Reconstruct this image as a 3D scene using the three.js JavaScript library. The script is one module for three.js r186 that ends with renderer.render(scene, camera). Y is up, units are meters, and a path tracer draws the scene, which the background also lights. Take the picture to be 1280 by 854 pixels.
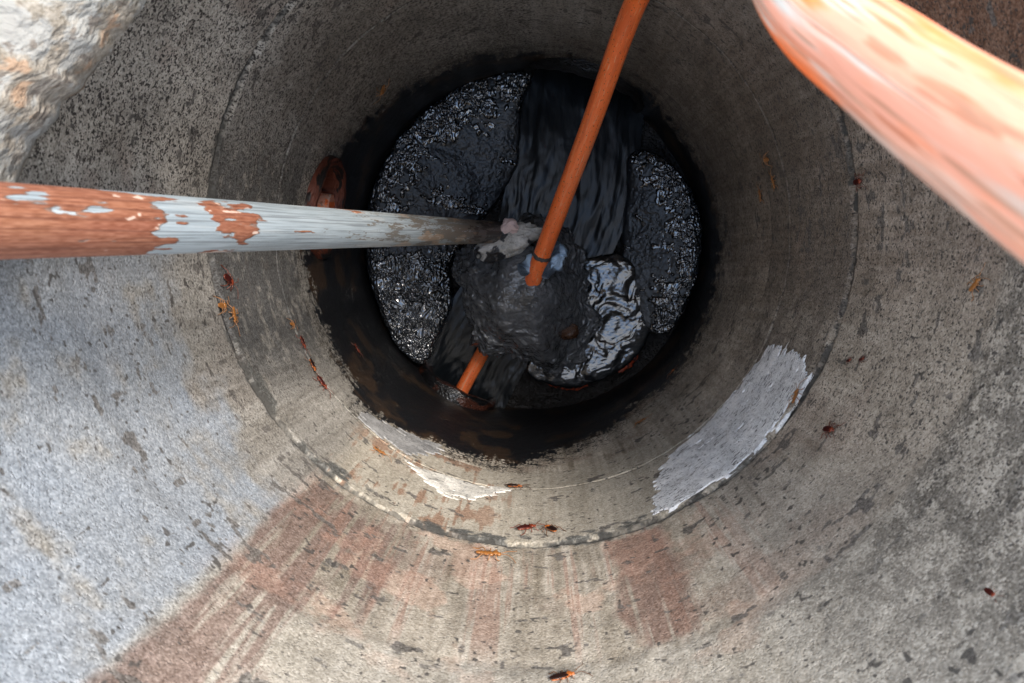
import * as THREE from 'three';
import { ImprovedNoise } from 'three/addons/math/ImprovedNoise.js';
import { mergeGeometries, mergeVertices } from 'three/addons/utils/BufferGeometryUtils.js';

// ---------------------------------------------------------------- camera, sky, sun, exposure
const scene = new THREE.Scene();
const camera = new THREE.PerspectiveCamera(49.56, 1280 / 854, 0.02, 400);
camera.position.set(0.0167, 2.168, 0.0432);
camera.up.set(0, -0.107, -0.9943);
camera.lookAt(0.0167 - 0.0359, 2.168 - 0.9936, 0.0432 + 0.1069);
camera.focus = 1.35;
camera.userData.fStop = 9;
scene.add(camera);

const renderer = new THREE.WebGLRenderer({ antialias: true });
renderer.setSize(1024, 683);
renderer.toneMapping = THREE.LinearToneMapping;
renderer.toneMappingExposure = 5.4;
renderer.shadowMap.enabled = true;

const SUN_DIR = new THREE.Vector3(0.44, 1, -0.50).normalize();   // soft light through cloud, high over the upper right
const sun = new THREE.DirectionalLight(0xfff6ec, 1.5);
sun.position.copy(SUN_DIR).multiplyScalar(20);
sun.castShadow = true; sun.shadow.radius = 40; sun.shadow.mapSize.set(2048, 2048);
Object.assign(sun.shadow.camera, { left: -2, right: 2, top: 2, bottom: -2, near: 1, far: 40 });
scene.add(sun); scene.add(sun.target);

// ---------------------------------------------------------------- noise and small tools
const PN = new ImprovedNoise();
const n3 = (x, y, z) => PN.noise(x, y, z);
const fbm = (x, y, z, o = 4) => { let a = 0, w = 0.5; for (let i = 0; i < o; i++) { a += w * PN.noise(x, y, z); x *= 2.03; y *= 2.03; z *= 2.03; w *= 0.5; } return a; };
function rng(seed) { let s = seed >>> 0; return () => { s = (s + 0x6D2B79F5) | 0; let t = Math.imul(s ^ (s >>> 15), 1 | s); t = (t + Math.imul(t ^ (t >>> 7), 61 | t)) ^ t; return ((t ^ (t >>> 14)) >>> 0) / 4294967296; }; }
const clamp = (x, a = 0, b = 1) => Math.min(b, Math.max(a, x));
const sstep = (a, b, x) => { const t = clamp((x - a) / (b - a)); return t * t * (3 - 2 * t); };
const lerp = (a, b, t) => a + (b - a) * t;
const DEG = Math.PI / 180;
const wrapDeg = (d) => ((d + 540) % 360) - 180;

// periodic noise tiles, looked up with wrapping (size 512)
const TN = 512, TM = TN - 1;
function tile(cells, octaves, seed, ridged) {
  const t = new Float32Array(TN * TN), r = rng(seed);
  let amp = 1, tot = 0, c = cells;
  for (let o = 0; o < octaves && c <= TN; o++, c *= 2, amp *= 0.55) {
    const g = new Float32Array(c * c); for (let i = 0; i < g.length; i++) g[i] = r();
    for (let y = 0; y < TN; y++) {
      const fy = y * c / TN, y0 = Math.floor(fy), ty = fy - y0, sy = ty * ty * (3 - 2 * ty), ya = (y0 % c) * c, yb = ((y0 + 1) % c) * c;
      for (let x = 0; x < TN; x++) {
        const fx = x * c / TN, x0 = Math.floor(fx), tx = fx - x0, sx = tx * tx * (3 - 2 * tx), xa = x0 % c, xb = (x0 + 1) % c;
        let v = lerp(lerp(g[ya + xa], g[ya + xb], sx), lerp(g[yb + xa], g[yb + xb], sx), sy);
        if (ridged) v = 1 - Math.abs(2 * v - 1);
        t[y * TN + x] += amp * v;
      }
    }
    tot += amp;
  }
  for (let i = 0; i < t.length; i++) t[i] /= tot;
  return t;
}
function look(t, u, v) {           // u, v in tiles
  let x = u * TN, y = v * TN; const x0 = Math.floor(x), y0 = Math.floor(y); x -= x0; y -= y0;
  const a = (y0 & TM) * TN, b = ((y0 + 1) & TM) * TN, c = x0 & TM, d = (x0 + 1) & TM;
  return (t[a + c] * (1 - x) + t[a + d] * x) * (1 - y) + (t[b + c] * (1 - x) + t[b + d] * x) * y;
}
const T4 = tile(4, 6, 11), T8 = tile(8, 5, 12), T16 = tile(16, 4, 13), T64 = tile(64, 2, 14), T128 = tile(128, 2, 15), TR = tile(8, 5, 16, true), T200 = tile(256, 1, 17);

// ---------------------------------------------------------------- sky: thin bright cloud over pale blue
{
  const W = 512, H = 256, d = new Float32Array(W * H * 4);
  for (let j = 0; j < H; j++) for (let i = 0; i < W; i++) {
    const el = ((j + 0.5) / H - 0.5) * Math.PI, az = (i / W) * 2 * Math.PI;
    const y = Math.sin(el), c = Math.cos(el), k = (j * W + i) * 4;
    const q = fbm(c * Math.cos(az) * 2.2 + 3, y * 3.0 + 1, c * Math.sin(az) * 2.2, 5);
    const cl = sstep(-0.16, 0.22, q), up = clamp(y);
    const blue = [lerp(0.80, 0.42, up), lerp(0.92, 0.66, up), lerp(1.05, 1.10, up)], white = [1.14, 1.15, 1.16];
    for (let m = 0; m < 3; m++) d[k + m] = (y < -0.02 ? 0.25 : lerp(blue[m], white[m], cl)) * 1.0;
    d[k + 3] = 1;
  }
  const t = new THREE.DataTexture(d, W, H, THREE.RGBAFormat, THREE.FloatType);
  t.mapping = THREE.EquirectangularReflectionMapping; t.magFilter = THREE.LinearFilter; t.minFilter = THREE.LinearFilter; t.needsUpdate = true;
  scene.background = t; scene.environment = t;
}
const SKY_LEVEL = 0.42;
scene.backgroundIntensity = SKY_LEVEL; scene.environmentIntensity = SKY_LEVEL;

// ---------------------------------------------------------------- naming
const used = {};
function numbered(name) { const n = used[name] = (used[name] ?? -1) + 1; return n ? `${name}_${String(n).padStart(3, '0')}` : name; }
function tag(o, label, category, group) { o.userData.label = label; if (category) o.userData.category = category; if (group) o.userData.group = group; return o; }
function mesh(name, geo, mat, parent = scene) {
  const m = new THREE.Mesh(geo, mat); m.name = parent === scene ? numbered(name) : name; m.castShadow = m.receiveShadow = true; parent.add(m); return m;
}
function base(name, pos = [0, 0, 0]) { const g = new THREE.Group(); g.name = numbered(name); g.position.set(...pos); scene.add(g); return g; }
function structure(m, label) { m.userData.kind = 'structure'; if (label) m.userData.label = label; return m; }
function dataTex(a, w, h, srgb, wrap = true) {
  const t = new THREE.DataTexture(a, w, h, THREE.RGBAFormat, THREE.UnsignedByteType);
  if (srgb) t.colorSpace = THREE.SRGBColorSpace;
  t.magFilter = t.minFilter = THREE.LinearFilter; if (wrap) t.wrapS = t.wrapT = THREE.RepeatWrapping; t.needsUpdate = true; return t;
}
function paint(w, h, fn, srgb = true, wrap = true) {
  const a = new Uint8Array(w * h * 4), c = [0, 0, 0];
  for (let j = 0, k = 0; j < h; j++) for (let i = 0; i < w; i++, k += 4) { fn((i + 0.5) / w, (j + 0.5) / h, c); a[k] = clamp(c[0], 0, 255); a[k + 1] = clamp(c[1], 0, 255); a[k + 2] = clamp(c[2], 0, 255); a[k + 3] = 255; }
  return dataTex(a, w, h, srgb, wrap);
}
const greyTex = (t) => { const a = new Uint8Array(TN * TN * 4); for (let i = 0; i < TN * TN; i++) { a[i * 4] = a[i * 4 + 1] = a[i * 4 + 2] = clamp(t[i] * 255, 0, 255); a[i * 4 + 3] = 255; } return dataTex(a, TN, TN, false); };
const repeat = (t, x, y) => { const c = t.clone(); c.repeat.set(x, y); c.needsUpdate = true; return c; };
const mix3 = (c, r, g, b, t) => { c[0] += (r - c[0]) * t; c[1] += (g - c[1]) * t; c[2] += (b - c[2]) * t; };

// grid geometry from f(u, v) -> [x, y, z], u across nu cells, v along nv cells
function gridGeo(nu, nv, f, keep) {
  const p = new Float32Array((nu + 1) * (nv + 1) * 3), uv = new Float32Array((nu + 1) * (nv + 1) * 2), idx = [];
  for (let j = 0, k = 0; j <= nv; j++) for (let i = 0; i <= nu; i++, k++) {
    const q = f(i / nu, j / nv, i, j); p[k * 3] = q[0]; p[k * 3 + 1] = q[1]; p[k * 3 + 2] = q[2];
    uv[k * 2] = q[3] ?? i / nu; uv[k * 2 + 1] = q[4] ?? j / nv;
  }
  for (let j = 0; j < nv; j++) for (let i = 0; i < nu; i++) {
    if (keep && !keep(i, j)) continue;
    const a = j * (nu + 1) + i, b = a + 1, c = a + nu + 1, d = c + 1; idx.push(a, c, b, b, c, d);
  }
  const g = new THREE.BufferGeometry(); g.setAttribute('position', new THREE.BufferAttribute(p, 3)); g.setAttribute('uv', new THREE.BufferAttribute(uv, 2)); g.setIndex(idx); g.computeVertexNormals(); return g;
}
function smoothSeam(g, nu, nv) {   // make normals equal on both sides of a closed seam
  const n = g.attributes.normal;
  for (let j = 0; j <= nv; j++) { const a = j * (nu + 1), b = a + nu; const v = new THREE.Vector3(n.getX(a) + n.getX(b), n.getY(a) + n.getY(b), n.getZ(a) + n.getZ(b)).normalize(); n.setXYZ(a, v.x, v.y, v.z); n.setXYZ(b, v.x, v.y, v.z); }
  return g;
}
const table = (pts, x) => { if (x <= pts[0][0]) return pts[0][1]; for (let i = 1; i < pts.length; i++) if (x <= pts[i][0]) { const t = (x - pts[i - 1][0]) / (pts[i][0] - pts[i - 1][0]); return lerp(pts[i - 1][1], pts[i][1], t * t * (3 - 2 * t)); } return pts[pts.length - 1][1]; };
function inPoly(poly, x, y) {      // signed distance, positive inside; x scaled to metres by the caller
  let d = 1e9, s = false;
  for (let i = 0, j = poly.length - 1; i < poly.length; j = i++) {
    const [xi, yi] = poly[i], [xj, yj] = poly[j];
    if ((yi > y) !== (yj > y) && x < (xj - xi) * (y - yi) / (yj - yi) + xi) s = !s;
    const ex = xj - xi, ey = yj - yi, t = clamp(((x - xi) * ex + (y - yi) * ey) / (ex * ex + ey * ey));
    d = Math.min(d, Math.hypot(x - xi - t * ex, y - yi - t * ey));
  }
  return s ? d : -d;
}

// ---------------------------------------------------------------- the shaft: four stacked concrete rings
const LAPS = Math.PI;              // metres once round at radius 0.5
// theta (deg) 0 is towards +z, 90 towards +x ; every pattern below is a function of theta and height
const GROOVE = [[1.388, 0.006], [1.012, 0.010], [0.719, 0.006]];
const brownL = [[-43, 1.74], [-41, 1.43], [-42.5, 1.23], [-40, 1.05], [-30, 1.045], [-20, 1.04], [-21, 1.2], [-23, 1.36], [-29, 1.45], [-31, 1.74]].map(([a, y]) => [a * DEG * 0.5, y]);
const brownR = [[13.5, 1.03], [24.5, 1.03], [25.5, 1.2], [24, 1.36], [16, 1.37], [12.5, 1.28], [15, 1.15]].map(([a, y]) => [a * DEG * 0.5, y]);
const wetEdge = [[-180, 0.16], [-152, 0.22], [-124, 0.34], [-105, 0.48], [-92, 0.55], [-85, 0.56], [-74, 0.55], [-66, 0.54], [-56, 0.55], [-47, 0.635], [-35, 0.595], [-22, 0.54], [-3, 0.535], [12, 0.41], [22, 0.345], [35, 0.235], [50, 0.255], [66, 0.195], [92, 0.15], [124, 0.10], [157, 0.14], [180, 0.16]];
// how far each pattern goes, returned through W: colour (sRGB 0..255) and roughness
function concrete(th, y, c) {
  const u = (th + 180) / 360, s = th * DEG * 0.5;      // u: turns, s: metres from theta 0
  const coarse = look(T4, u * 2, y * 0.64), mid = look(T8, u * 5, y * 1.6 + 0.3), fine = look(T16, u * 11, y * 3.5);
  const warpA = (look(T8, u * 7, y * 2.2 + 0.5) - 0.5), warpB = (look(T16, u * 9, y * 2.9 + 0.2) - 0.5);
  const streak = look(T16, u * 9 + 0.02 * warpA, y * 0.14), streak2 = look(T64, u * 7 + 0.004 * warpB, y * 0.11), streak3 = look(T16, u * 26, y * 0.22);
  const grain = look(T128, u * 13, y * 4.1), speck = look(T64, u * 14, y * 4.5), pit = 0.6 * look(T128, u * 14.0, y * 4.46) + 0.4 * look(T64, u * 14, y * 4.46), pit2 = look(T200, u * 7, y * 2.2 + 0.4) * 0.7 + 0.3 * look(T64, u * 9, y * 2.9);
  // base tone round the shaft; right side carries dirt plus some painted shade
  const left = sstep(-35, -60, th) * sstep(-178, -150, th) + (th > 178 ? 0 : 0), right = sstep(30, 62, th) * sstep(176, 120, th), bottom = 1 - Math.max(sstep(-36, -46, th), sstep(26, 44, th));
  let r = 162, g = 156, b = 146;
  mix3(c, r, g, b, 1);
  mix3(c, 176, 167, 152, bottom * 0.85);
  mix3(c, 168, 158, 144, right * 0.9);
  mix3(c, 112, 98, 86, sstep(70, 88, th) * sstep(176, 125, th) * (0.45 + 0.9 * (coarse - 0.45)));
  mix3(c, 104, 70, 50, sstep(96, 110, th) * sstep(176, 150, th) * sstep(1.16, 1.26, y + warpA * 0.1) * 0.9);
  // blotches
  const bl = (coarse - 0.5) * 90 + (mid - 0.5) * 55 + (fine - 0.5) * 34;
  c[0] += bl; c[1] += bl * 0.98; c[2] += bl * 0.94;
  mix3(c, 140, 122, 110, 0.4 * sstep(0.56, 0.70, look(T8, u * 3 + 0.4, y * 0.95)) * (1 - right * 0.5));
  mix3(c, 132, 129, 123, 0.75 * sstep(-38, -43, th) * sstep(-100, -84, th));  // lower left toned down in the colour, against the strong light there
  // smooth skim on the lower left, bluish sky light put into its colour
  const skim = sstep(-41, -43.5, th) * sstep(-104, -74, th) * sstep(1.10, 1.24, y + warpA * 0.25) * sstep(0.30, 0.46, mid * 0.55 + coarse * 0.45 + warpB * 0.1);
  mix3(c, 132, 142, 154, skim * (0.45 + 0.5 * mid));
  // trowelled upright streaks
  const st = sstep(-95, -60, th) * sstep(1.32, 1.1, y) + bottom;
  const sv = (streak - 0.5) * 60 + (streak2 - 0.5) * 42 + (streak3 - 0.5) * 24;
  c[0] += sv * 0.62 * st; c[1] += sv * 0.64 * st; c[2] += sv * 0.66 * st;
  let rust = 0;
  // rust brown run-off
  if (y > 1.0) {
    const eL = inPoly(brownL, s + warpA * 0.02 + warpB * 0.012, y) / 0.03, kL = sstep(-0.2, 0.3, eL) * sstep(0.37, 0.53, streak * 0.45 + streak2 * 0.3 + streak3 * 0.25 + 0.13 * sstep(-34, -38, th) + (mid - 0.5) * 0.25);
    rust = kL;
    mix3(c, 100, 77, 69, 0.9 * kL * (0.75 + 0.5 * (mid - 0.5)));
    const eR = inPoly(brownR, s + warpA * 0.02 + warpB * 0.012, y) / 0.03, kR = sstep(-0.2, 0.5, eR) * sstep(0.34, 0.54, streak3 * 0.5 + streak2 * 0.35 + 0.12 + (mid - 0.5) * 0.3);
    mix3(c, 122, 97, 85, 0.8 * kR);
    const kM = bottom * sstep(0.54, 0.66, streak3 * 0.55 + streak * 0.45) * sstep(1.40, 1.3, y);
    mix3(c, 142, 112, 97, 0.6 * kM);
    mix3(c, 186, 148, 128, 0.35 * bottom * sstep(0.5, 0.6, mid));
  }
  // third ring: dirty olive grey at the front, charcoal film at the left
  if (y < 1.02 && y > 0.6) {
    mix3(c, 176, 170, 156, bottom * 0.6);
    mix3(c, 132, 96, 74, sstep(0.46, 0.6, mid + 0.5 * (streak3 - 0.5)) * sstep(-46, -38, th) * sstep(10, -16, th) * 0.65);
    mix3(c, 70, 70, 70, sstep(-52, -72, th) * sstep(-122, -96, th) * sstep(0.36, 0.56, fine * 0.5 + coarse * 0.6) * 0.8);
    mix3(c, 92, 84, 76, sstep(52, 66, th) * sstep(128, 100, th) * sstep(0.36, 0.56, fine * 0.5 + mid * 0.6) * 0.6);
  }
  // dark mortar smear along the joint above the third ring, ragged
  const jd = y - 1.008 + warpA * 0.05 + warpB * 0.03, js = sstep(0.036, 0.020, Math.abs(jd + 0.008)) * sstep(-0.06, 0.06, warpA + 0.5 * warpB + 0.06);
  mix3(c, 84, 84, 81, js * 0.95 * sstep(100, 40, Math.abs(th + 20)));
  // flaked dark scabs
  const sc = sstep(0.645, 0.69, look(T16, u * 8, y * 3.6 + 0.7) * 0.75 + look(T8, u * 3, y * 1.1) * 0.25);
  mix3(c, 88, 84, 80, sc * 0.75);
  // damp band, right upper part, mottled grey band over the top joint
  if (y > 1.36) { const k = sstep(1.37, 1.40, y + warpB * 0.03) * (1 - 0.9 * sstep(94, 108, th) * sstep(176, 150, th)); const m = sstep(0.40, 0.62, look(T16, u * 12, y * 3.8) * 0.7 + grain * 0.3); mix3(c, 172, 168, 158, k * 0.35 * (1 - rust) * (1 - 0.9 * skim)); mix3(c, 84, 79, 72, k * 0.55 * (1 - 0.7 * bottom) * (0.45 + 0.55 * sstep(40, 56, th)) * (1 - m) * (1 - 0.85 * skim)); }
  // grain and pits
  const gv = (grain - 0.5) * 70 + (speck - 0.5) * 30; c[0] += gv; c[1] += gv; c[2] += gv;
  const pitty = 0.25 + 0.75 * Math.max(sstep(-78, -105, th), sstep(40, 66, th)) + 0.6 * sstep(-40, -60, th) * (1 - 0.5 * skim);
  const pv = sstep(0.36, 0.27, pit - 0.02 + 0.08 * (1 - pitty)) * pitty, pw = sstep(0.33, 0.24, pit2 + 0.05 * (1 - pitty)) * pitty;
  mix3(c, 48, 44, 41, clamp(pv * 0.85 + pw * 0.55) * (1 - skim * 0.6));
  mix3(c, 58, 57, 54, (0.55 + 0.4 * sstep(-0.15, 0.1, warpA)) * sstep(1, 0.4, Math.abs(y - 1.008 + warpB * 0.035) / (0.005 + 0.022 * clamp(0.3 + 2 * (look(T8, u * 3 + 0.6, 0.3) - 0.5)))));
  mix3(c, 60, 57, 54, 0.75 * sstep(0.70, 0.78, look(T64, u * 6 + 0.013 * warpB, y * 1.9) * 0.75 + 0.25 * look(T8, u * 5 + 0.3, y * 1.6)));
  // damp dirt on the far wall, with shade painted into its dark tone
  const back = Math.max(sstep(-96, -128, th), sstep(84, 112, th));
  const dampShadeY = lerp(0.1, 1.0, back) + (warpA * 0.7 + warpB * 0.4 + (grain - 0.5) * 0.5 + (coarse - 0.5) * 0.4);
  const dk = sstep(-0.10, 0.12, dampShadeY - y) * back;
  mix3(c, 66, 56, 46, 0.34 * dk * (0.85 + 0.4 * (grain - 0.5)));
  // sludge-blackened foot with a ragged edge
  const we = table(wetEdge, th) + warpA * 0.10 + warpB * 0.14 + (streak2 - 0.5) * 0.10 + (speck - 0.5) * 0.09;
  const wk = sstep(-0.006, 0.010, we - y), wk2 = sstep(-0.075, -0.01, we - y - (grain - 0.5) * 0.16) * 0.75;
  mix3(c, 46, 42, 36, wk2 * sstep(0.42, 0.5, speck));
  const brownish = sstep(0.45, 0.62, mid);
  const foot = 0.75 + 0.9 * grain * (0.4 + speck); mix3(c, lerp(16, 46, brownish) * foot, lerp(17, 35, brownish) * foot, lerp(20, 26, brownish) * foot, wk * 0.97);
  // wet glints on the dirty wall, painted as pale flecks
  if (y < 0.85) mix3(c, 170, 170, 160, 0.8 * sstep(0.93, 0.97, look(T200, u * 4, y * 1.27)) * Math.max(wk, dk));
  c[0] = Math.max(c[0], 6); c[1] = Math.max(c[1], 6); c[2] = Math.max(c[2], 6);
  return wk;
}
const pitBump = greyTex((() => { const t = new Float32Array(TN * TN); for (let i = 0; i < t.length; i++) t[i] = 0.25 + 0.55 * sstep(0.28, 0.42, T128[i] * 0.6 + T64[i] * 0.4) + 0.25 * (T128[i] - 0.4); return t; })());
const holes = [{ th: -100, y: 0.43, r: 0.108 }, { th: -28.6, y: -0.05, r: 0.125 }, { th: 162, y: -0.02, r: 0.165 }];
function makeRing(label, y0, y1, R, halves, texH, wetRough) {
  const nt = 720, ny = Math.max(8, Math.round((y1 - y0) / 0.004));
  const mats = [];
  for (let h = 0; h < halves; h++) {
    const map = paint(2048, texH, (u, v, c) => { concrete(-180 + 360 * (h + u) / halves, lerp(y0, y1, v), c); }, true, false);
    const bump = pitBump.clone(); bump.repeat.set(14 / halves, 4.46 * (y1 - y0)); bump.offset.set(h * 14 / halves, 4.46 * y0); bump.needsUpdate = true;
    const o = { map, bumpMap: bump, bumpScale: 0.0009, roughness: 0.93 };
    if (wetRough) {
      const c = [0, 0, 0];
      o.roughnessMap = paint(1024, texH >> 1, (u, v, q) => { const k = concrete(-180 + 360 * (h + u) / halves, lerp(y0, y1, v), c); q[0] = q[2] = 0; q[1] = lerp(235, 120, k); }, false, false); o.roughness = 1;
    }
    mats.push(new THREE.MeshStandardMaterial(o));
  }
  const f = (u, v, i, j) => {
    const th = (-180 + 360 * u) * DEG, sx = Math.sin(th), cz = Math.cos(th);
    if (j === 0 || j === ny + 2) { const y = j ? y1 : y0; return [0.6 * sx, y, 0.6 * cz, u * halves, j ? 1 : 0]; }
    const vv = (j - 1) / ny, y = lerp(y0, y1, vv), td = -180 + 360 * u;
    let r = R + 0.0035 * fbm(sx * 4, y * 6, cz * 4, 4) + 0.0015 * fbm(sx * 40, y * 40, cz * 40, 2);
    const e = y - y0, chip = 0.004 + 0.010 * clamp(0.2 + 1.3 * fbm(sx * 5 + 7, y0 * 9, cz * 5, 5), 0, 1.4);
    if (y1 < 1.02 && y1 > 1) r += 0.009 * sstep(0.004 + 0.018 * clamp(0.4 + 1.6 * fbm(sx * 7, 3, cz * 7, 5), 0, 1.3), 0, y1 - y);
    r += 0.007 * sstep(chip, 0, e) - 0.004 * sstep(1.36, 1.41, y + 0.03 * fbm(sx * 6, 4, cz * 6, 3));
    return [r * sx, y, r * cz, u * halves, vv];
  };
  const dead = (i, j) => { const y = lerp(y0, y1, (j - 0.5) / ny), th = -180 + 360 * (i + 0.5) / nt; for (const h of holes) if (y1 > -0.2 && y0 < 0.6 && Math.hypot(wrapDeg(th - h.th) * DEG * 0.49, y - h.y) < h.r) return true; return false; };
  const per = nt / halves, parts = [];
  for (let h = 0; h < halves; h++) parts.push(gridGeo(nt, ny + 2, f, (i, j) => i >= h * per && i < (h + 1) * per && !dead(i, j)));
  // one geometry with one material group for each half
  const g = parts[0]; const idx = []; g.clearGroups();
  parts.forEach((p, h) => { const a = p.index.array; g.addGroup(idx.length, a.length, h); for (let k = 0; k < a.length; k++) idx.push(a[k]); });
  g.setIndex(idx); g.computeVertexNormals(); smoothSeam(g, nt, ny + 2);
  // uv of later halves starts again at 0 by wrapping
  mats.forEach((m) => { m.map.wrapS = THREE.RepeatWrapping; if (m.roughnessMap) m.roughnessMap.wrapS = THREE.RepeatWrapping; m.side = THREE.DoubleSide; });
  const o = mesh('concrete_ring', g, mats.length > 1 ? mats : mats[0]);
  tag(o, label, 'concrete ring'); return o;
}
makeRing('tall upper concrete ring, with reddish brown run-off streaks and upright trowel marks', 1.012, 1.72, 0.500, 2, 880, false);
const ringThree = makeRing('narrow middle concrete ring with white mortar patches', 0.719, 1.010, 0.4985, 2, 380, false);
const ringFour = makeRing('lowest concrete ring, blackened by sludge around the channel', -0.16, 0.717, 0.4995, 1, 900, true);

// white mortar smeared on the rings, proud of the wall, with ragged edges
function mortarPatch(poly, R, parent, hue, seed) {
  const P = poly.map(([a, y]) => [a * DEG * 0.5, y]);
  const x0 = Math.min(...P.map((p) => p[0])) - 0.02, x1 = Math.max(...P.map((p) => p[0])) + 0.02, y0 = Math.min(...P.map((p) => p[1])) - 0.015, y1 = Math.max(...P.map((p) => p[1])) + 0.012;
  const nu = Math.round((x1 - x0) / 0.0022), nv = Math.round((y1 - y0) / 0.0022), H = new Float32Array((nu + 1) * (nv + 1));
  for (let j = 0; j <= nv; j++) for (let i = 0; i <= nu; i++) {
    const s = lerp(x0, x1, i / nu), y = lerp(y0, y1, j / nv);
    let d = inPoly(P, s, y) + 0.032 * fbm(s * 15 + seed, y * 60, 1, 5) + 0.02 * fbm(s * 40, y * 40, 6, 3) - 0.004;
    const flake = fbm(s * 20 + 34 * y + seed, y * 60, 5, 3) + 0.25 * fbm(s * 90, y * 160, 2, 2);      // flaked-off flecks lying along the ring
    d = Math.min(d, (0.37 - flake) * 0.12);
    H[j * (nu + 1) + i] = d;
  }
  const f = (u, v, i, j) => {
    const s = lerp(x0, x1, u), y = lerp(y0, y1, v), d = H[j * (nu + 1) + i], th = s / 0.5;
    const r = R + 0.0035 * fbm(Math.sin(th) * 4, y * 6, Math.cos(th) * 4, 4) + 0.0015 * fbm(Math.sin(th) * 40, y * 40, Math.cos(th) * 40, 2) + 0.0022 - 0.0042 * sstep(-0.004, 0.004, d) - 0.0006 * fbm(s * 70, y * 70, 3, 3);
    return [r * Math.sin(th), y, r * Math.cos(th), s * 4, y * 4];
  };
  const g = gridGeo(nu, nv, f, (i, j) => Math.max(H[j * (nu + 1) + i], H[j * (nu + 1) + i + 1], H[(j + 1) * (nu + 1) + i], H[(j + 1) * (nu + 1) + i + 1]) > -0.004);
  const map = paint(512, 512, (u, v, c) => { const a = look(T8, u, v) * 70 + look(T64, u * 2, v * 2) * 46 - 58; c[0] = hue[0] + a; c[1] = hue[1] + a; c[2] = hue[2] + a; mix3(c, 74, 74, 76, 0.85 * sstep(0.33, 0.27, look(T64, u * 0.6 + 0.3, v * 2) * 0.8 + 0.2 * look(T8, u, v))); });
  const m = mesh('mortar_patch', g, new THREE.MeshStandardMaterial({ map, bumpMap: repeat(pitBump, 2, 2), bumpScale: 0.0012, roughness: 0.9, side: THREE.DoubleSide }), parent);
  return m;
}
tag(mortarPatch([[66.5, 0.955], [67.5, 0.80], [66, 0.742], [58, 0.725], [50, 0.726], [34.5, 0.735], [29, 0.80], [26.5, 0.878], [24, 0.985], [29, 0.996], [42.3, 1.002], [51.9, 1.003], [61.9, 1.002]], 0.4985, ringThree, [236, 238, 240], 3), 'broad white mortar patch with dark flakes');
tag(mortarPatch([[-31, 0.735], [-20.7, 0.842], [-12.7, 0.832], [-3.5, 0.728], [-6, 0.722], [-20, 0.722]], 0.4985, ringThree, [214, 211, 203], 9), 'long whitish mortar smear');
tag(mortarPatch([[-45.5, 0.712], [-40, 0.712], [-30, 0.705], [-23, 0.60], [-24, 0.52], [-36, 0.58], [-44, 0.64]], 0.4995, ringFour, [150, 150, 150], 17), 'grey white mortar smear');

// ---------------------------------------------------------------- mouth of the manhole and the ground round it
const lipR = [[-180, 0.53], [-158, 0.50], [-146, 0.42], [-136, 0.345], [-126, 0.332], [-117, 0.342], [-112, 0.350], [-106, 0.368], [-102.6, 0.386], [-96.6, 0.402], [-88, 0.425], [-80, 0.49], [-72, 0.53], [-50, 0.535], [-46, 0.54], [30, 0.54], [45, 0.522], [60, 0.54], [180, 0.53]];
{
  const lipDrop = [[-180, 0.1], [-160, 0.1], [-145, 0.01], [-138, 0], [-92, 0], [-82, 0.1], [180, 0.1]];
  const nt = 900, prof = [[0.06, 1.535], [0.03, 1.54], [0.008, 1.55], [0, 1.565], [0, 1.585], [0.003, 1.6], [0.012, 1.612], [0.03, 1.62], [0.06, 1.625], [0.1, 1.63], [0.15, 1.63], [0.2, 1.64], [-1, 1.64], [-1, 1.52]];
  const np = prof.length - 1, sub = 3, nv = np * sub;
  const g = gridGeo(nt, nv, (u, v, i, j) => {
    const td = -180 + 360 * u, th = td * DEG, k = Math.min(np - 1, Math.floor(j / sub)), t = j / sub - k, a = prof[k], b = prof[k + 1];
    const ri = table(lipR, td) + 0.018 * fbm(Math.sin(th) * 7, 2, Math.cos(th) * 7, 4);
    const ra = a[0] < 0 ? 0.8 : ri + a[0], rb = b[0] < 0 ? 0.8 : ri + b[0];
    let r = lerp(ra, rb, t), y = lerp(a[1], b[1], t);
    y += lerp(table(lipDrop, td), 0.1, sstep(0.52, 0.75, r));
    const x = Math.sin(th) * r, z = Math.cos(th) * r, q = fbm(x * 22, y * 22, z * 22, 4);
    r += q * 0.006; y += fbm(x * 30 + 5, y * 30, z * 30, 4) * 0.005 * (r < 0.78 ? 1 : 0);
    return [Math.sin(th) * r, y, Math.cos(th) * r, th * 1.1, (k + t) * 0.07 + q * 0.05];
  });
  smoothSeam(g, nt, nv);
  const map = paint(1024, 1024, (u, v, c) => {
    const a = look(T4, u, v), b = look(T16, u * 2, v * 2), f = look(T64, u * 3, v * 3), p = look(T8, u * 2 + 0.3, v * 2);
    c[0] = 118; c[1] = 111; c[2] = 100; const k = (a - 0.5) * 70 + (b - 0.5) * 60 + (f - 0.5) * 50; c[0] += k; c[1] += k; c[2] += k;
    mix3(c, 150, 116, 88, 0.6 * sstep(0.54, 0.66, p)); mix3(c, 140, 141, 138, 0.7 * sstep(0.46, 0.34, p)); mix3(c, 92, 84, 76, 0.7 * sstep(0.66, 0.74, b));
  });
  tag(mesh('mortar_rim', g, new THREE.MeshStandardMaterial({ map, bumpMap: repeat(greyTex(T16), 3, 3), bumpScale: 0.004, roughness: 0.95, side: THREE.DoubleSide })), 'rough pale mortar rim round the mouth of the manhole, blurred and close', 'manhole rim');
}
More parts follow.
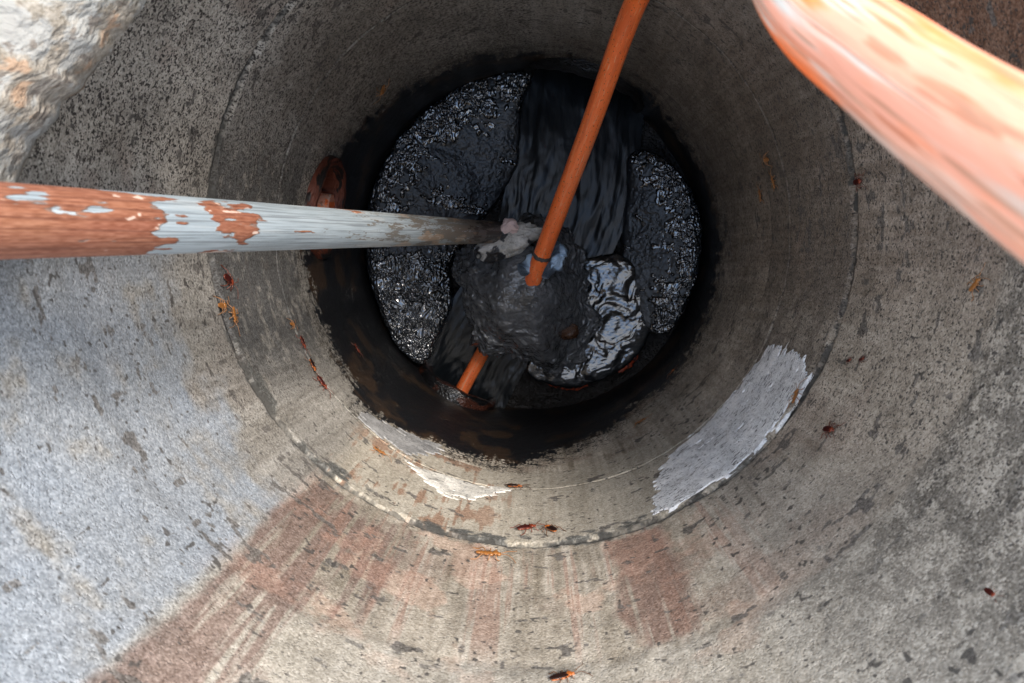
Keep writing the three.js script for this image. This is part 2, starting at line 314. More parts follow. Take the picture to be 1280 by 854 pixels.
{
  const g = gridGeo(180, 14, (u, v, i, j) => { const th = 2 * Math.PI * u, r = 0.79 * Math.pow(120 / 0.79, v), x = Math.sin(th) * r, z = Math.cos(th) * r; return [x, 1.728 + (j < 8 ? 0.006 * fbm(x * 5, 0, z * 5, 3) : 0), z, x * 0.8, z * 0.8]; });
  smoothSeam(g, 180, 14);
  const map = paint(512, 512, (u, v, c) => { const k = (look(T4, u, v) - 0.5) * 80 + (look(T64, u, v) - 0.5) * 60; c[0] = 140 + k; c[1] = 122 + k; c[2] = 102 + k; });
  structure(mesh('ground', g, new THREE.MeshStandardMaterial({ map, roughness: 0.97, side: THREE.DoubleSide })));
}

// ---------------------------------------------------------------- bottom of the shaft
const gritBump = greyTex((() => { const t = new Float32Array(TN * TN); for (let i = 0; i < t.length; i++) t[i] = 0.6 * T64[i] + 0.25 * T16[i] + 0.25 * T128[i]; return t; })());
const beadBump = greyTex((() => { const t = new Float32Array(TN * TN); for (let i = 0; i < t.length; i++) t[i] = 0.8 * T64[i] + 0.15 * T128[i]; return t; })());
const benchBump = paint(1024, 1024, (u, v, c) => {
  const x = u > 0.5 ? u - 1 : u, z = v > 0.5 ? v - 1 : v, r = Math.hypot(x, z) + 0.05 * (look(T8, u, v) - 0.5), q = look(T16, u * 1, v * 1);
  const low = sstep(-0.12, 0.12, z) * sstep(-0.06, -0.26, x), rimL = sstep(0.30, 0.47, r), ridge = sstep(0.55, 0.72, look(T16, (u + v * 0.6) * 0.5, (v - u * 0.6) * 1.6));
  const m = x < 0 ? Math.max(low, rimL * 0.9, ridge * 0.8, 0.3) : Math.max(rimL, ridge * 0.4, 0.3);
  c[0] = c[1] = c[2] = 255 * (0.12 + m * (0.5 + 0.62 * n3(u * 190 + 2.5 * n3(u * 26, v * 26, 2), v * 135 + 2.5 * n3(u * 26, v * 26, 7), 0.5)) * (0.55 + 0.7 * q));
}, false);
// where a thin film of liquid lies on the silt of the benches
function filmAt(x, z) {
  const u = x + 1, v = z + 1, r = Math.hypot(x, z) + 0.06 * (look(T8, u, v) - 0.5), q = look(T16, u * 2, v * 2), f = look(T64, u * 1.3, v * 1.3);
  const low = sstep(-0.10, 0.10, z) * sstep(-0.06, -0.22, x), rimL = sstep(0.31, 0.46, r), ridge = sstep(0.50, 0.68, look(T16, (u + v * 0.6) * 0.5, (v - u * 0.6) * 1.6));
  return (x < 0 ? Math.max(low, rimL * 0.8, ridge * 0.62) : Math.max(rimL * 0.8, ridge * 0.4)) * 0.8 + (q - 0.5) * 0.9 + (f - 0.5) * 0.7;
}
const wetGrit = (rep, o = {}) => new THREE.MeshPhysicalMaterial({ color: new THREE.Color().setRGB(0.012, 0.014, 0.017), roughness: 0.15, ior: 2.2, bumpMap: repeat(beadBump, rep, rep), bumpScale: 0.0065, side: THREE.DoubleSide, ...o });
{
  const g = gridGeo(160, 60, (u, v) => { const th = 2 * Math.PI * u, r = 0.56 * Math.sqrt(v + 1e-6), x = Math.sin(th) * r, z = Math.cos(th) * r; return [x, -0.105 + 0.03 * fbm(x * 9, 1, z * 9, 4), z, x, z]; });
  structure(mesh('floor', g, wetGrit(3, { roughness: 0.5, ior: 1.4, color: new THREE.Color().setRGB(0.016, 0.013, 0.011) })), 'black silt bed at the bottom of the shaft');
}
function catmull(pts, n, closed) { const c = new THREE.CatmullRomCurve3(pts.map(([x, z]) => new THREE.Vector3(x, 0, z)), closed, 'centripetal'); return c.getSpacedPoints(n).map((p) => [p.x, p.z]); }
// dome or slab over an outline that is star-shaped about its centre
function moundGeo(outline, centre, na, nr, topY, baseY, skirtY, flat, noise, keep) {
  const P = catmull(outline, na, true);
  const g = gridGeo(na, nr + 3, (u, v, i, j) => {
    const [px, pz] = P[i % na], f = Math.min(1, j / nr), a = (1 - f) * Math.PI / 2;   // j 0 = centre? no: f 0 -> centre
    const phi = f * Math.PI / 2, lat = Math.pow(Math.sin(phi), 2 / flat[0]), up = Math.pow(Math.max(0, Math.cos(phi)), 2 / flat[1]);
    let x = lerp(centre[0], px, lat), z = lerp(centre[1], pz, lat), y = baseY + (typeof topY === 'function' ? topY(x, z) - baseY : topY - baseY) * up;
    if (j > nr) { const k = (j - nr) / 3; y = lerp(baseY, skirtY, k); }
    const [dx, dy, dz] = noise(x, y, z, f, up); return [x + dx, y + dy, z + dz, x, z + (1 - up) * 0.05];
  }, keep);
  return smoothSeam(g, na, nr + 3);
}
const benchNoise = (amp) => (x, y, z, f, up) => [0.004 * n3(x * 30, y * 30, z * 30), (amp * 0.5 * fbm(x * 9 + z * 5, 3, z * 14 - x * 6, 3) + 0.002 * fbm(x * 60, 4, z * 60, 2)) * (up > 0 ? 1 : 0), 0.004 * n3(x * 30 + 9, y * 30, z * 30)];
const benchTop = (x, z) => -0.08 + 0.11 * clamp((Math.hypot(x * 1.05, z * 0.8) - 0.06) / 0.42);
const benchMat = wetGrit(2, { bumpScale: 0.0026, ior: 1.5, roughness: 0.38 }), filmMat = wetGrit(1, { bumpMap: benchBump, bumpScale: 0.0058, ior: 2.1, roughness: 0.09 });
function bench(label, outline, centre, na, nr, top, amp) {
  const nz = benchNoise(amp), b = base('bench'); tag(b, label, 'bench');
  mesh('silt_bed', moundGeo(outline, centre, na, nr, top, -0.09, -0.14, [3.2, 24], nz), benchMat, b);
  mesh('wet_film', moundGeo(outline, centre, na * 2, nr * 2, top, -0.09, -0.14, [3.2, 24], (x, y, z, f, up) => { const d = nz(x, y, z, f, up); d[1] += lerp(-0.004, 0.003, sstep(0.08, 0.62, filmAt(x, z))) * (up > 0 ? 1 : -1); return d; }, (i, j) => j < nr * 2), filmMat, b);
}
bench('large crescent of wet black gritty bench beside the left wall', [[-0.005, -0.49], [-0.03, -0.42], [-0.038, -0.34], [-0.045, -0.25], [-0.10, -0.15], [-0.155, -0.075], [-0.215, 0.0], [-0.248, 0.06], [-0.243, 0.165], [-0.28, 0.26], [-0.325, 0.345], [-0.385, 0.31], [-0.445, 0.20], [-0.485, 0.05], [-0.482, -0.10], [-0.43, -0.25], [-0.34, -0.36], [-0.22, -0.45], [-0.10, -0.49]], [-0.29, -0.08], 260, 70, benchTop, 0.016);
bench('narrow crescent of wet black bench beside the right wall', [[0.283, -0.268], [0.276, -0.2], [0.273, -0.133], [0.266, -0.04], [0.264, 0.05], [0.29, 0.15], [0.335, 0.245], [0.39, 0.255], [0.45, 0.16], [0.482, 0.05], [0.485, -0.06], [0.46, -0.14], [0.41, -0.22], [0.34, -0.27]], [0.38, -0.02], 220, 50, (x, z) => benchTop(x, z) - 0.01, 0.010);

// flowing black water in the channel, from the inlet at the back to the outlet at the front left
const flow = new THREE.CatmullRomCurve3([[0.2, -0.80], [0.155, -0.56], [0.135, -0.4], [0.115, -0.2], [0.05, 0.0], [-0.06, 0.15], [-0.145, 0.28], [-0.235, 0.45], [-0.33, 0.62], [-0.42, 0.8]].map(([x, z]) => new THREE.Vector3(x, 0, z)), false, 'centripetal');
const streakBump = greyTex((() => { const t = new Float32Array(TN * TN); for (let y = 0; y < TN; y++) for (let x = 0; x < TN; x++) t[y * TN + x] = 0.5 * look(T64, x / TN, y / TN / 8) + 0.3 * look(T16, x / TN, y / TN / 2) + 0.35 * look(T128, x / TN, y / TN / 16); return t; })());
const waterMat = (o = {}) => new THREE.MeshPhysicalMaterial({ color: new THREE.Color().setRGB(0.006, 0.008, 0.010), roughness: 0.24, ior: 1.34, side: THREE.DoubleSide, ...o });
{
  const fr = Array.from({ length: 401 }, (_, i) => { const p = flow.getPointAt(i / 400), t = flow.getTangentAt(i / 400); return [p, t]; });
  const g = gridGeo(110, 400, (u, v, i, j) => {
    const [p, t] = fr[j], hw = lerp(0.19, 0.15, sstep(0.35, 0.6, v)), s = (u - 0.5) * 2 * hw, x = p.x - t.z * s, z = p.z + t.x * s;
    const al = v * 1.9, q = fbm(s * 30 + 0.8 * n3(s * 8, al * 5, 3), al * 8, 1, 4), w = 1 + 2.5 * sstep(0.62, 0.75, v) + 0.8 * sstep(0.30, 0.40, v) * sstep(0.55, 0.45, v), y = -0.062 - 0.02 * v + 0.009 * fbm(s * 12, al * 3, 1, 3) + 0.0022 * q * w;
    return [x, y, z, s * 2.2, al * 0.9];
  });
  structure(mesh('water', g, waterMat({ bumpMap: repeat(streakBump, 2, 2), bumpScale: 0.0003 })), 'black water streaming along the channel');
}
// swollen water pushed up round the right side of the heap
{
  const out = [[0.09, 0.05], [0.175, 0.03], [0.25, 0.02], [0.32, 0.085], [0.356, 0.2], [0.335, 0.285], [0.262, 0.362], [0.155, 0.412], [0.05, 0.412], [-0.02, 0.37], [0.02, 0.25]];
  const g = moundGeo(out, [0.17, 0.22], 320, 110, (x, z) => -0.032 + 0.10 * (Math.hypot(x, z) - 0.17), -0.055, -0.11, [3.4, 12], (x, y, z, f, up) => {
    const a = Math.atan2(x - 0.12, z - 0.2), r = Math.hypot(x - 0.12, z - 0.2), k = Math.min(1, up * 2);
    const wx = x + 0.04 * n3(x * 12, 1, z * 12), wz = z + 0.04 * n3(x * 12, 7, z * 12), q = fbm(wx * 11, 4, wz * 11, 3), w = fbm((wx + wz) * 38 + 2 * q, 1, (wx - wz) * 11, 3), e = sstep(0, 0.25, up);
    return [0.03 * fbm(x * 16, 3, z * 16, 3) * (1 - 0.6 * e), (0.013 * q + 0.0024 * w + 0.0012 * fbm(x * 70 + 3 * q, 2, z * 110, 2)) * e, 0.03 * fbm(x * 16, 1, z * 16, 3) * (1 - 0.6 * e)];
  });
  tag(mesh('sludge_swell', g, waterMat({ roughness: 0.18, ior: 2.0, bumpMap: repeat(gritBump, 2, 2), bumpScale: 0.0003 })), 'glossy black liquid swelling up round the right edge of the sludge heap', 'liquid sludge');
}

// clay pipes that open into the shaft
const clay = new THREE.MeshStandardMaterial({ map: paint(512, 512, (u, v, c) => { const k = (look(T8, u, v) - 0.5) * 70 + (look(T64, u, v) - 0.5) * 40; c[0] = 104 + k; c[1] = 54 + k * 0.7; c[2] = 38 + k * 0.6; mix3(c, 26, 22, 20, sstep(0.47, 0.58, look(T16, u + 0.2, v))); }), bumpMap: repeat(gritBump, 1, 1), bumpScale: 0.004, roughness: 0.55, side: THREE.DoubleSide });
const dirtyClay = new THREE.MeshPhysicalMaterial({ map: paint(512, 512, (u, v, c) => { const k = (look(T8, u, v) - 0.5) * 40 + (look(T64, u, v) - 0.5) * 30; c[0] = 66 + k; c[1] = 38 + k * 0.7; c[2] = 30 + k * 0.6; mix3(c, 20, 20, 22, sstep(0.42, 0.50, look(T16, u + 0.2, v))); }), bumpMap: repeat(gritBump, 2, 1), bumpScale: 0.003, roughness: 0.25, ior: 1.7, side: THREE.DoubleSide });
const darkPipe = new THREE.MeshStandardMaterial({ color: new THREE.Color().setRGB(0.012, 0.011, 0.010), bumpMap: repeat(gritBump, 2, 2), bumpScale: 0.006, roughness: 0.5, side: THREE.DoubleSide });
function pipeMouth(name, th, y, rin, rout, rFront, rBack, mat) {
  const a = th * DEG, dir = new THREE.Vector3(Math.sin(a), 0, Math.cos(a)), L = rBack - rFront;
  const pts = [[rin, L], [rin, L * 0.5], [rin, 0.03], [rin, 0.012], [rin + 0.004, 0.003], [rin + 0.01, 0], [rout - 0.008, 0], [rout - 0.002, 0.004], [rout, 0.014], [rout, 0.05], [rout, L * 0.6], [rout, L], [0, L + 0.002]];
  const g = new THREE.LatheGeometry(pts.map(([r, h]) => new THREE.Vector2(r, h)), 72), p = g.attributes.position;
  for (let i = 0; i < p.count; i++) { const x = p.getX(i), h = p.getY(i), z = p.getZ(i), q = 1 + 0.05 * fbm(x * 18, h * 14, z * 18, 3) * (Math.hypot(x, z) > 0.01 ? 1 : 0); p.setXYZ(i, x * q, h + (h < 0.03 ? 0.012 * fbm(x * 25 + 3, 1, z * 25, 3) : 0), z * q); }
  g.computeVertexNormals();
  const m = mesh(name, g, mat); m.quaternion.setFromUnitVectors(new THREE.Vector3(0, 1, 0), dir); m.position.copy(dir).multiplyScalar(rFront); m.position.y = y; return m;
}
tag(pipeMouth('clay_pipe', -100, 0.43, 0.098, 0.122, 0.474, 0.95, clay), 'rusty red clay pipe mouth in the left wall, partly behind the steel pole', 'clay pipe');
tag(pipeMouth('clay_pipe', -28.6, -0.05, 0.100, 0.130, 0.462, 0.95, dirtyClay), 'clay outlet pipe at the foot of the wall where the orange duct disappears', 'clay pipe');
tag(pipeMouth('concrete_pipe', 162, -0.02, 0.158, 0.182, 0.462, 1.1, darkPipe), 'dark round inlet pipe in the far wall above the channel', 'pipe');
function tube(pts, r, nl, nr, closed = false, tension) { const c = new THREE.CatmullRomCurve3(pts.map((p) => new THREE.Vector3(...p)), closed, 'centripetal'); return new THREE.TubeGeometry(c, nl, r, nr, closed); }
const capTube = (pts, r, nl, nr) => { const g = tube(pts, r, nl, nr), c = new THREE.CatmullRomCurve3(pts.map((p) => new THREE.Vector3(...p)), false, 'centripetal'); const out = [g]; for (const e of [0, 1]) { const s = new THREE.CircleGeometry(r, nr), q = new THREE.Quaternion().setFromUnitVectors(new THREE.Vector3(0, 0, 1), c.getTangentAt(e).multiplyScalar(e ? 1 : -1)); s.applyQuaternion(q); const p = c.getPointAt(e); s.translate(p.x, p.y, p.z); out.push(s); } return mergeGeometries(out); };

// ---------------------------------------------------------------- orange duct: out of the outlet, through the heap, up the far wall and over the rim
const ductMap = (seed, wearGlare) => paint(2048, 512, (v, u, c) => {
  const k = (look(T8, u + seed, v * 2) - 0.5) * 26 + (look(T64, u * 2, v * 8) - 0.5) * 14, scr = look(T64, u + seed, v * 0.35) * 0.6 + look(T128, u, v * 0.7) * 0.4, pale = look(T8, u * 1 + seed, v * 1.4);
  c[0] = 252 + k; c[1] = 120 + k; c[2] = 58 + k; const near = sstep(0.66, 0.72, v); const wide = look(T8, u * 1 + 0.4 * seed, v * 3.2), sc2 = look(T64, u + 0.3, v * 1.1); mix3(c, 226, 164, 142, near * 0.92 * sstep(0.22, 0.46, wide)); mix3(c, 205, 190, 178, near * 0.85 * sstep(0.50, 0.62, 0.6 * look(T16, u + 0.2, v * 2.2) + 0.4 * sc2)); mix3(c, 168, 118, 92, near * 0.7 * sstep(0.66, 0.76, sc2));  // near loop paled in the colour for strong daylight, besides real scuffs
  mix3(c, 240, 188, 164, wearGlare * (0.2 + 0.5 * sstep(0.66, 0.72, v)) * sstep(0.52, 0.66, scr * 0.6 + pale * 0.45)); mix3(c, 208, 208, 200, wearGlare * (0.25 + 0.55 * sstep(0.66, 0.72, v)) * sstep(0.60, 0.68, pale * 0.7 + scr * 0.32));
  mix3(c, 150, 56, 22, 0.5 * sstep(0.62, 0.7, scr) * sstep(0.66, 0.72, v));
  mix3(c, 60, 36, 26, 0.7 * sstep(0.76, 0.84, look(T64, u * 1 + 0.37, v * 20)) * (1 - near)); mix3(c, 236, 190, 160, 0.6 * sstep(0.74, 0.8, look(T64, u * 1.5 + 0.1, v * 3)) * (1 - near)); mix3(c, 214, 96, 50, 0.5 * sstep(0.5, 0.66, look(T8, u + 0.2, v * 5)) * (1 - near));
});
const duct = base('orange_duct');
tag(duct, 'long orange duct running from the sludge heap up and over the rim', 'duct');
const ductMat = (m, r) => new THREE.MeshPhysicalMaterial({ map: m, roughness: r, bumpMap: repeat(greyTex(T16), 6, 1), bumpScale: 0.0008, clearcoat: 0.15, clearcoatRoughness: 0.4 });
const RD = 0.0212;
mesh('duct_wall', tube([[-0.36, -0.075, 0.70], [-0.241, -0.060, 0.476], [-0.163, -0.048, 0.334], [-0.11, 0.02, 0.245], [-0.06, 0.15, 0.185], [-0.021, 0.256, 0.148], [0.016, 0.33, 0.05], [0.122, 0.542, -0.231], [0.192, 0.773, -0.422], [0.222, 0.95, -0.448], [0.232, 1.2, -0.452], [0.215, 1.42, -0.45], [0.165, 1.61, -0.38], [0.130, 1.728, -0.21], [0.143, 1.790, -0.088], [0.158, 1.862, -0.029], [0.167, 1.935, 0.017], [0.175, 2.04, 0.075], [0.19, 2.16, 0.15], [0.23, 2.3, 0.32]], RD, 420, 36), ductMat(ductMap(0.1, 1.15), 0.42), duct);
{ // smear of mud round the duct where it enters the heap
  const d = new THREE.Vector3(0.122 - 0.016, 0.542 - 0.33, -0.231 - 0.05).normalize(), q = new THREE.Quaternion().setFromUnitVectors(new THREE.Vector3(0, 1, 0), d);
  const g = gridGeo(60, 10, (u, v) => { const a = 2 * Math.PI * u, y = (v - 0.5) * 0.012 * (1 + 0.6 * n3(Math.sin(a) * 3, 1, Math.cos(a) * 3)), r = RD + 0.004 * Math.sin(Math.PI * v) * (1 + n3(Math.sin(a) * 4, v * 3, Math.cos(a) * 4)) - 0.0008; return [r * Math.sin(a), y + 0.004 * n3(Math.sin(a) * 2, 5, Math.cos(a) * 2), r * Math.cos(a)]; });
  const m = mesh('mud_band', g, new THREE.MeshStandardMaterial({ color: new THREE.Color().setRGB(0.06, 0.055, 0.05), roughness: 0.7, side: THREE.DoubleSide }), duct); m.quaternion.copy(q); m.position.set(0.016, 0.33, 0.05).addScaledVector(d, 0.030);
}
{
  const m = mesh('orange_duct', capTube([[-0.75, 0.375, -0.13], [-0.6, 0.37, -0.105], [-0.485, 0.365, -0.092]], 0.03, 30, 28), ductMat(ductMap(0.5, 0.2), 0.5));
  tag(m, 'short orange duct end inside the clay pipe mouth in the left wall', 'duct');
}

// ---------------------------------------------------------------- the sludge heap over the channel
const fibreBump = greyTex((() => { const t = new Float32Array(TN * TN); for (let y = 0; y < TN; y++) for (let x = 0; x < TN; x++) { const a = x / TN, b = y / TN, w = look(T8, a, b) * 0.16; t[y * TN + x] = 0.55 * look(TR, a * 2 + w, b * 3 + w * 1.5) + 0.3 * look(T64, a + w, b * 0.5) + 0.2 * look(T128, a, b); } return t; })());
const sludgeMat = new THREE.MeshPhysicalMaterial({ map: paint(512, 512, (u, v, c) => { const k = (look(T4, u, v) - 0.5) * 34 + (look(T64, u, v) - 0.5) * 26; c[0] = 98 + k; c[1] = 99 + k; c[2] = 101 + k; mix3(c, 78, 79, 80, 0.8 * sstep(0.52, 0.62, look(T8, u + 0.3, v))); }), roughness: 0.22, ior: 1.8, bumpMap: repeat(fibreBump, 3, 3), bumpScale: 0.0055, side: THREE.DoubleSide });
sludgeMat.map.repeat.set(2, 2);
const heap = base('sludge_heap');
tag(heap, 'big black sludge-caked heap of rags blocking the channel under the orange duct', 'sludge heap');
const heapTop = (x, z) => 0.325 - 0.22 * sstep(0.0, 0.2, x) - 0.10 * sstep(0.1, 0.36, z) - 0.05 * sstep(-0.05, -0.2, x) + 0.03 * n3(x * 9, 2, z * 9);
{
  const out = [[-0.222, 0.03], [-0.185, -0.005], [-0.142, -0.045], [-0.09, -0.06], [-0.033, -0.072], [0.03, -0.075], [0.085, -0.055], [0.125, 0.0], [0.155, 0.07], [0.165, 0.14], [0.19, 0.2], [0.192, 0.25], [0.15, 0.29], [0.14, 0.33], [0.10, 0.358], [0.054, 0.373], [0.02, 0.352], [-0.034, 0.325], [-0.09, 0.315], [-0.145, 0.305], [-0.185, 0.27], [-0.18, 0.23], [-0.195, 0.19], [-0.205, 0.12], [-0.228, 0.08]];
  const g = moundGeo(out, [-0.02, 0.13], 420, 170, heapTop, 0.02, -0.12, [1.9, 2.2], (x, y, z, f, up) => {
    const wx = x + 0.05 * n3(x * 8, y * 8, z * 8), wz = z + 0.05 * n3(x * 8 + 4, y * 8, z * 8), edge = 0.15 + 0.85 * Math.sin(Math.min(1, f * 1.1) * Math.PI * 0.5);
    const fold = 1 - 2 * Math.abs(fbm(wx * 11 + wz * 7, y * 9, wz * 12 - wx * 5, 3)), fine = fbm(wx * 26 + wz * 44, y * 45, wz * 50 - wx * 30, 4), lump = fbm(x * 13, y * 13, z * 13, 3);
    const wr = 1 - 2 * Math.abs(fbm(wx * 34 + wz * 20, y * 40, wz * 38 - wx * 16, 2)), h = edge * (0.024 * lump + 0.014 * (fold - 0.7) + 0.005 * (wr - 0.7) + 0.009 * fine), s = 1 - up;
    const rg = 0.055 * fbm(x * 22, 3, z * 22, 4) * s; const an = Math.atan2(x + 0.02, z - 0.13); return [rg * Math.sin(an) + h * s * Math.sign(x + 0.02) * 0.6, h * 1.3, rg * Math.cos(an) + h * s * Math.sign(z - 0.13) * 0.6];
  });
  mesh('rag_mass', g, sludgeMat, heap);
}
function pebble(name, pos, s, mat, seed, parent = scene, sharp = 0.35) {
  const g = mergeVertices(new THREE.IcosahedronGeometry(1, 12).deleteAttribute('normal').deleteAttribute('uv')), p = g.attributes.position;
  const uv = new Float32Array(p.count * 2);
  for (let i = 0; i < p.count; i++) { const x = p.getX(i), y = p.getY(i), z = p.getZ(i), q = 1 + sharp * fbm(x * 1.3 + seed, y * 1.3, z * 1.3, 4) + 0.08 * fbm(x * 6 + seed, y * 6, z * 6, 3); p.setXYZ(i, x * q * s[0], y * q * s[1], z * q * s[2]); uv[i * 2] = x * s[0] * 4; uv[i * 2 + 1] = (z * s[2] + y * s[1]) * 4; }
  g.setAttribute('uv', new THREE.BufferAttribute(uv, 2)); g.computeVertexNormals(); const m = mesh(name, g, mat, parent); m.position.set(...pos); return m;
}
const shinyBrown = new THREE.MeshPhysicalMaterial({ color: new THREE.Color().setRGB(0.09, 0.04, 0.02), roughness: 0.15, ior: 1.7, bumpMap: repeat(gritBump, 2, 2), bumpScale: 0.004 });
tag(pebble('stone', [0.098, 0.125, 0.235], [0.030, 0.022, 0.024], shinyBrown, 2, heap), 'shiny brown stone stuck in the heap');
const greyClay = new THREE.MeshPhysicalMaterial({ map: paint(256, 256, (u, v, c) => { const k = (look(T8, u, v) - 0.5) * 80 + (look(T64, u, v) - 0.5) * 40; c[0] = 172 + k; c[1] = 168 + k; c[2] = 160 + k; mix3(c, 40, 40, 42, sstep(0.56, 0.66, look(T8, u + 0.4, v + 0.1))); }), roughness: 0.35, bumpMap: repeat(gritBump, 1, 1), bumpScale: 0.004 });
{ const m = pebble('clay_lump', [-0.062, 0.298, -0.008], [0.082, 0.028, 0.038], greyClay, 6, scene, 0.5); m.rotation.set(0.1, 0.38, 0.05); tag(m, 'wet grey clay lump against the foot of the steel pole', 'clay lump'); }
{ const m = pebble('stone_chip', [-0.055, 0.322, -0.044], [0.021, 0.014, 0.018], new THREE.MeshStandardMaterial({ color: new THREE.Color().setRGB(0.62, 0.46, 0.42), roughness: 0.7 }), 8, scene, 0.9); tag(m, 'small pinkish stone chip beside the end of the steel pole', 'stone'); }
{ // pale blue wet rag round the duct
  const P = [[-0.034, 0.056], [-0.022, 0.078], [0.012, 0.086], [0.046, 0.074], [0.076, 0.05], [0.086, 0.016], [0.068, -0.006], [0.035, 0.0], [-0.01, 0.025]];
  const g = moundGeo(P, [0.03, 0.04], 120, 30, 0.340, 0.318, 0.22, [2, 1.6], (x, y, z, f, up) => { const q = fbm(x * 60, y * 60, z * 60, 3), w = Math.abs(n3(x * 50 + z * 40, y * 30, z * 50)); return [0.016 * q, 0.010 * w + 0.012 * q, 0.014 * n3(x * 40, 7, z * 40)]; });
  tag(mesh('blue_rag', g, new THREE.MeshPhysicalMaterial({ map: paint(256, 256, (u, v, c) => { const k = (look(T16, u, v) - 0.5) * 60; c[0] = 168 + k; c[1] = 192 + k; c[2] = 216 + k; mix3(c, 40, 48, 58, 0.8 * sstep(0.55, 0.7, look(TR, u * 2, v * 2))); }), roughness: 0.4, bumpMap: repeat(gritBump, 8, 8), bumpScale: 0.003, side: THREE.DoubleSide })), 'wet pale blue rag wrapped round the duct where it enters the heap', 'rag');
}
// broken rim of clay at the water's edge
function clayShard(a0, a1, c, r, y, w, seed, label) {
  const g = gridGeo(40, 20, (u, v) => { const a = lerp(a0, a1, u) * DEG, e = Math.sin(Math.PI * u), rr = w * (0.35 + 0.65 * e) * (1 + 0.5 * n3(u * 6 + seed, 0, 0)), q = 2 * Math.PI * v, R = r + Math.cos(q) * rr; return [c[0] + Math.sin(a) * R, y + Math.sin(q) * rr * 0.55 + 0.004 * n3(u * 9, v * 5, seed), c[1] + Math.cos(a) * R]; });
  return tag(mesh('clay_shard', g, new THREE.MeshStandardMaterial({ map: paint(128, 128, (u, v, q) => { const k = (look(T8, u, v) - 0.5) * 80; q[0] = 178 + k; q[1] = 70 + k * 0.6; q[2] = 36 + k * 0.5; mix3(q, 30, 22, 20, sstep(0.52, 0.6, look(T16, u, v + seed * 0.1))); }), roughness: 0.5, side: THREE.DoubleSide })), label, 'clay shard');
}
clayShard(-22, 12, [0.12, 0.2], 0.218, -0.045, 0.012, 1, 'thin orange clay shard at the front edge of the liquid sludge');
clayShard(38, 62, [0.12, 0.2], 0.222, -0.045, 0.013, 5, 'thicker red clay shard at the right front edge of the liquid sludge');

// ---------------------------------------------------------------- steel pole leaning in from the left
{
  const a = new THREE.Vector3(-0.086, 0.24, -0.033), b = new THREE.Vector3(-0.362, 1.655, 0.013), d = b.clone().sub(a).normalize(), L = 2.15, R = 0.0272;
  const pole = base('steel_pole', a.toArray()); pole.quaternion.setFromUnitVectors(new THREE.Vector3(0, 1, 0), d);
  tag(pole, 'galvanised steel pole with peeling rust-brown paint, leaning in from the left', 'pole');
  const rustAt = (u, v) => { const h = v * L, w = look(T8, u * 1, h * 0.9 + 0.2) * 0.65 + look(T16, u, h * 1.4) * 0.35; const lim = table([[0, 0.8], [0.25, 0.68], [0.5, 0.74], [0.85, 0.74], [1.12, 0.72], [1.18, 0.57], [1.22, 0.51], [1.26, 0.56], [1.29, 0.44], [1.36, 0.41], [1.46, 0.38], [2.2, 0.3]], h); return sstep(lim - 0.012, lim + 0.012, w); };
  const map = paint(512, 2048, (u, v, c) => {
    const h = v * L, k = (look(T8, u * 2, h * 1.5) - 0.5) * 30 + (look(T64, u * 4, h * 0.5) - 0.5) * 30;
    c[0] = 172 + k; c[1] = 184 + k; c[2] = 190 + k;
    mix3(c, 205, 210, 210, 0.5 * sstep(0.55, 0.66, look(T16, u, h * 0.3)));
    mix3(c, 112, 100, 86, 0.75 * sstep(0.03, -0.03, h - 0.62 + 1.1 * (look(T16, u * 2, h * 1.3) - 0.5) + 0.5 * (look(T64, u * 3, h * 2) - 0.5)));
    mix3(c, 66, 60, 55, 0.85 * sstep(0.02, -0.02, h - 0.22 + 0.7 * (look(T16, u * 2, h * 2 + 0.4) - 0.5)));
    mix3(c, 200, 168, 140, 0.55 * sstep(0.56, 0.62, look(T8, u + 0.3, h * 1.8)) * sstep(0.9, 0.7, h));
    const ru = rustAt(u, v), o = look(T8, u * 1.0 + 0.5, h * 1.2);
    mix3(c, lerp(120, 150, o), lerp(68, 104, o), lerp(50, 76, o), ru); const ln = look(T64, u * 3, h * 0.12); mix3(c, 92, 52, 36, 0.6 * ru * sstep(0.56, 0.68, ln)); mix3(c, 118, 124, 128, 0.6 * (1 - ru) * sstep(0.56, 0.66, ln)); mix3(c, 104, 66, 48, 0.7 * (1 - ru) * sstep(0.015, 0.0, 0.05 - ru) ); const kr = (look(T64, u * 2, h * 2) - 0.5) * 40 * ru; c[0] += kr; c[1] += kr; c[2] += kr;
    mix3(c, 232, 226, 216, 0.6 * ru * sstep(0.70, 0.76, look(T16, u + 0.7, h * 2.2)));
  });
  const rough = paint(256, 1024, (u, v, c) => { const r = rustAt(u, v); c[0] = 0; c[1] = lerp(130, 190, r); c[2] = lerp(120, 0, r); }, false);
  const bump = paint(512, 1024, (u, v, c) => { const q = rustAt(u, v) * 160 + look(T64, u * 1, v * 13) * 40; c[0] = c[1] = c[2] = q; }, false);
  const prof = [[R - 0.004, 0.001], [R, 0.002], [R, L - 0.002], [R - 0.003, L], [R - 0.003, L - 0.2]];
  const g = new THREE.LatheGeometry(prof.map(([r, h]) => new THREE.Vector2(r, h)), 48); const p = g.attributes.position, uv = g.attributes.uv; for (let i = 0; i < p.count; i++) uv.setY(i, p.getY(i) / L);
  mesh('pole_tube', g, new THREE.MeshStandardMaterial({ map, roughnessMap: rough, metalnessMap: rough, roughness: 1, metalness: 0.8, bumpMap: bump, bumpScale: 0.0012, side: THREE.DoubleSide }), pole).rotation.y = 0.6;
}

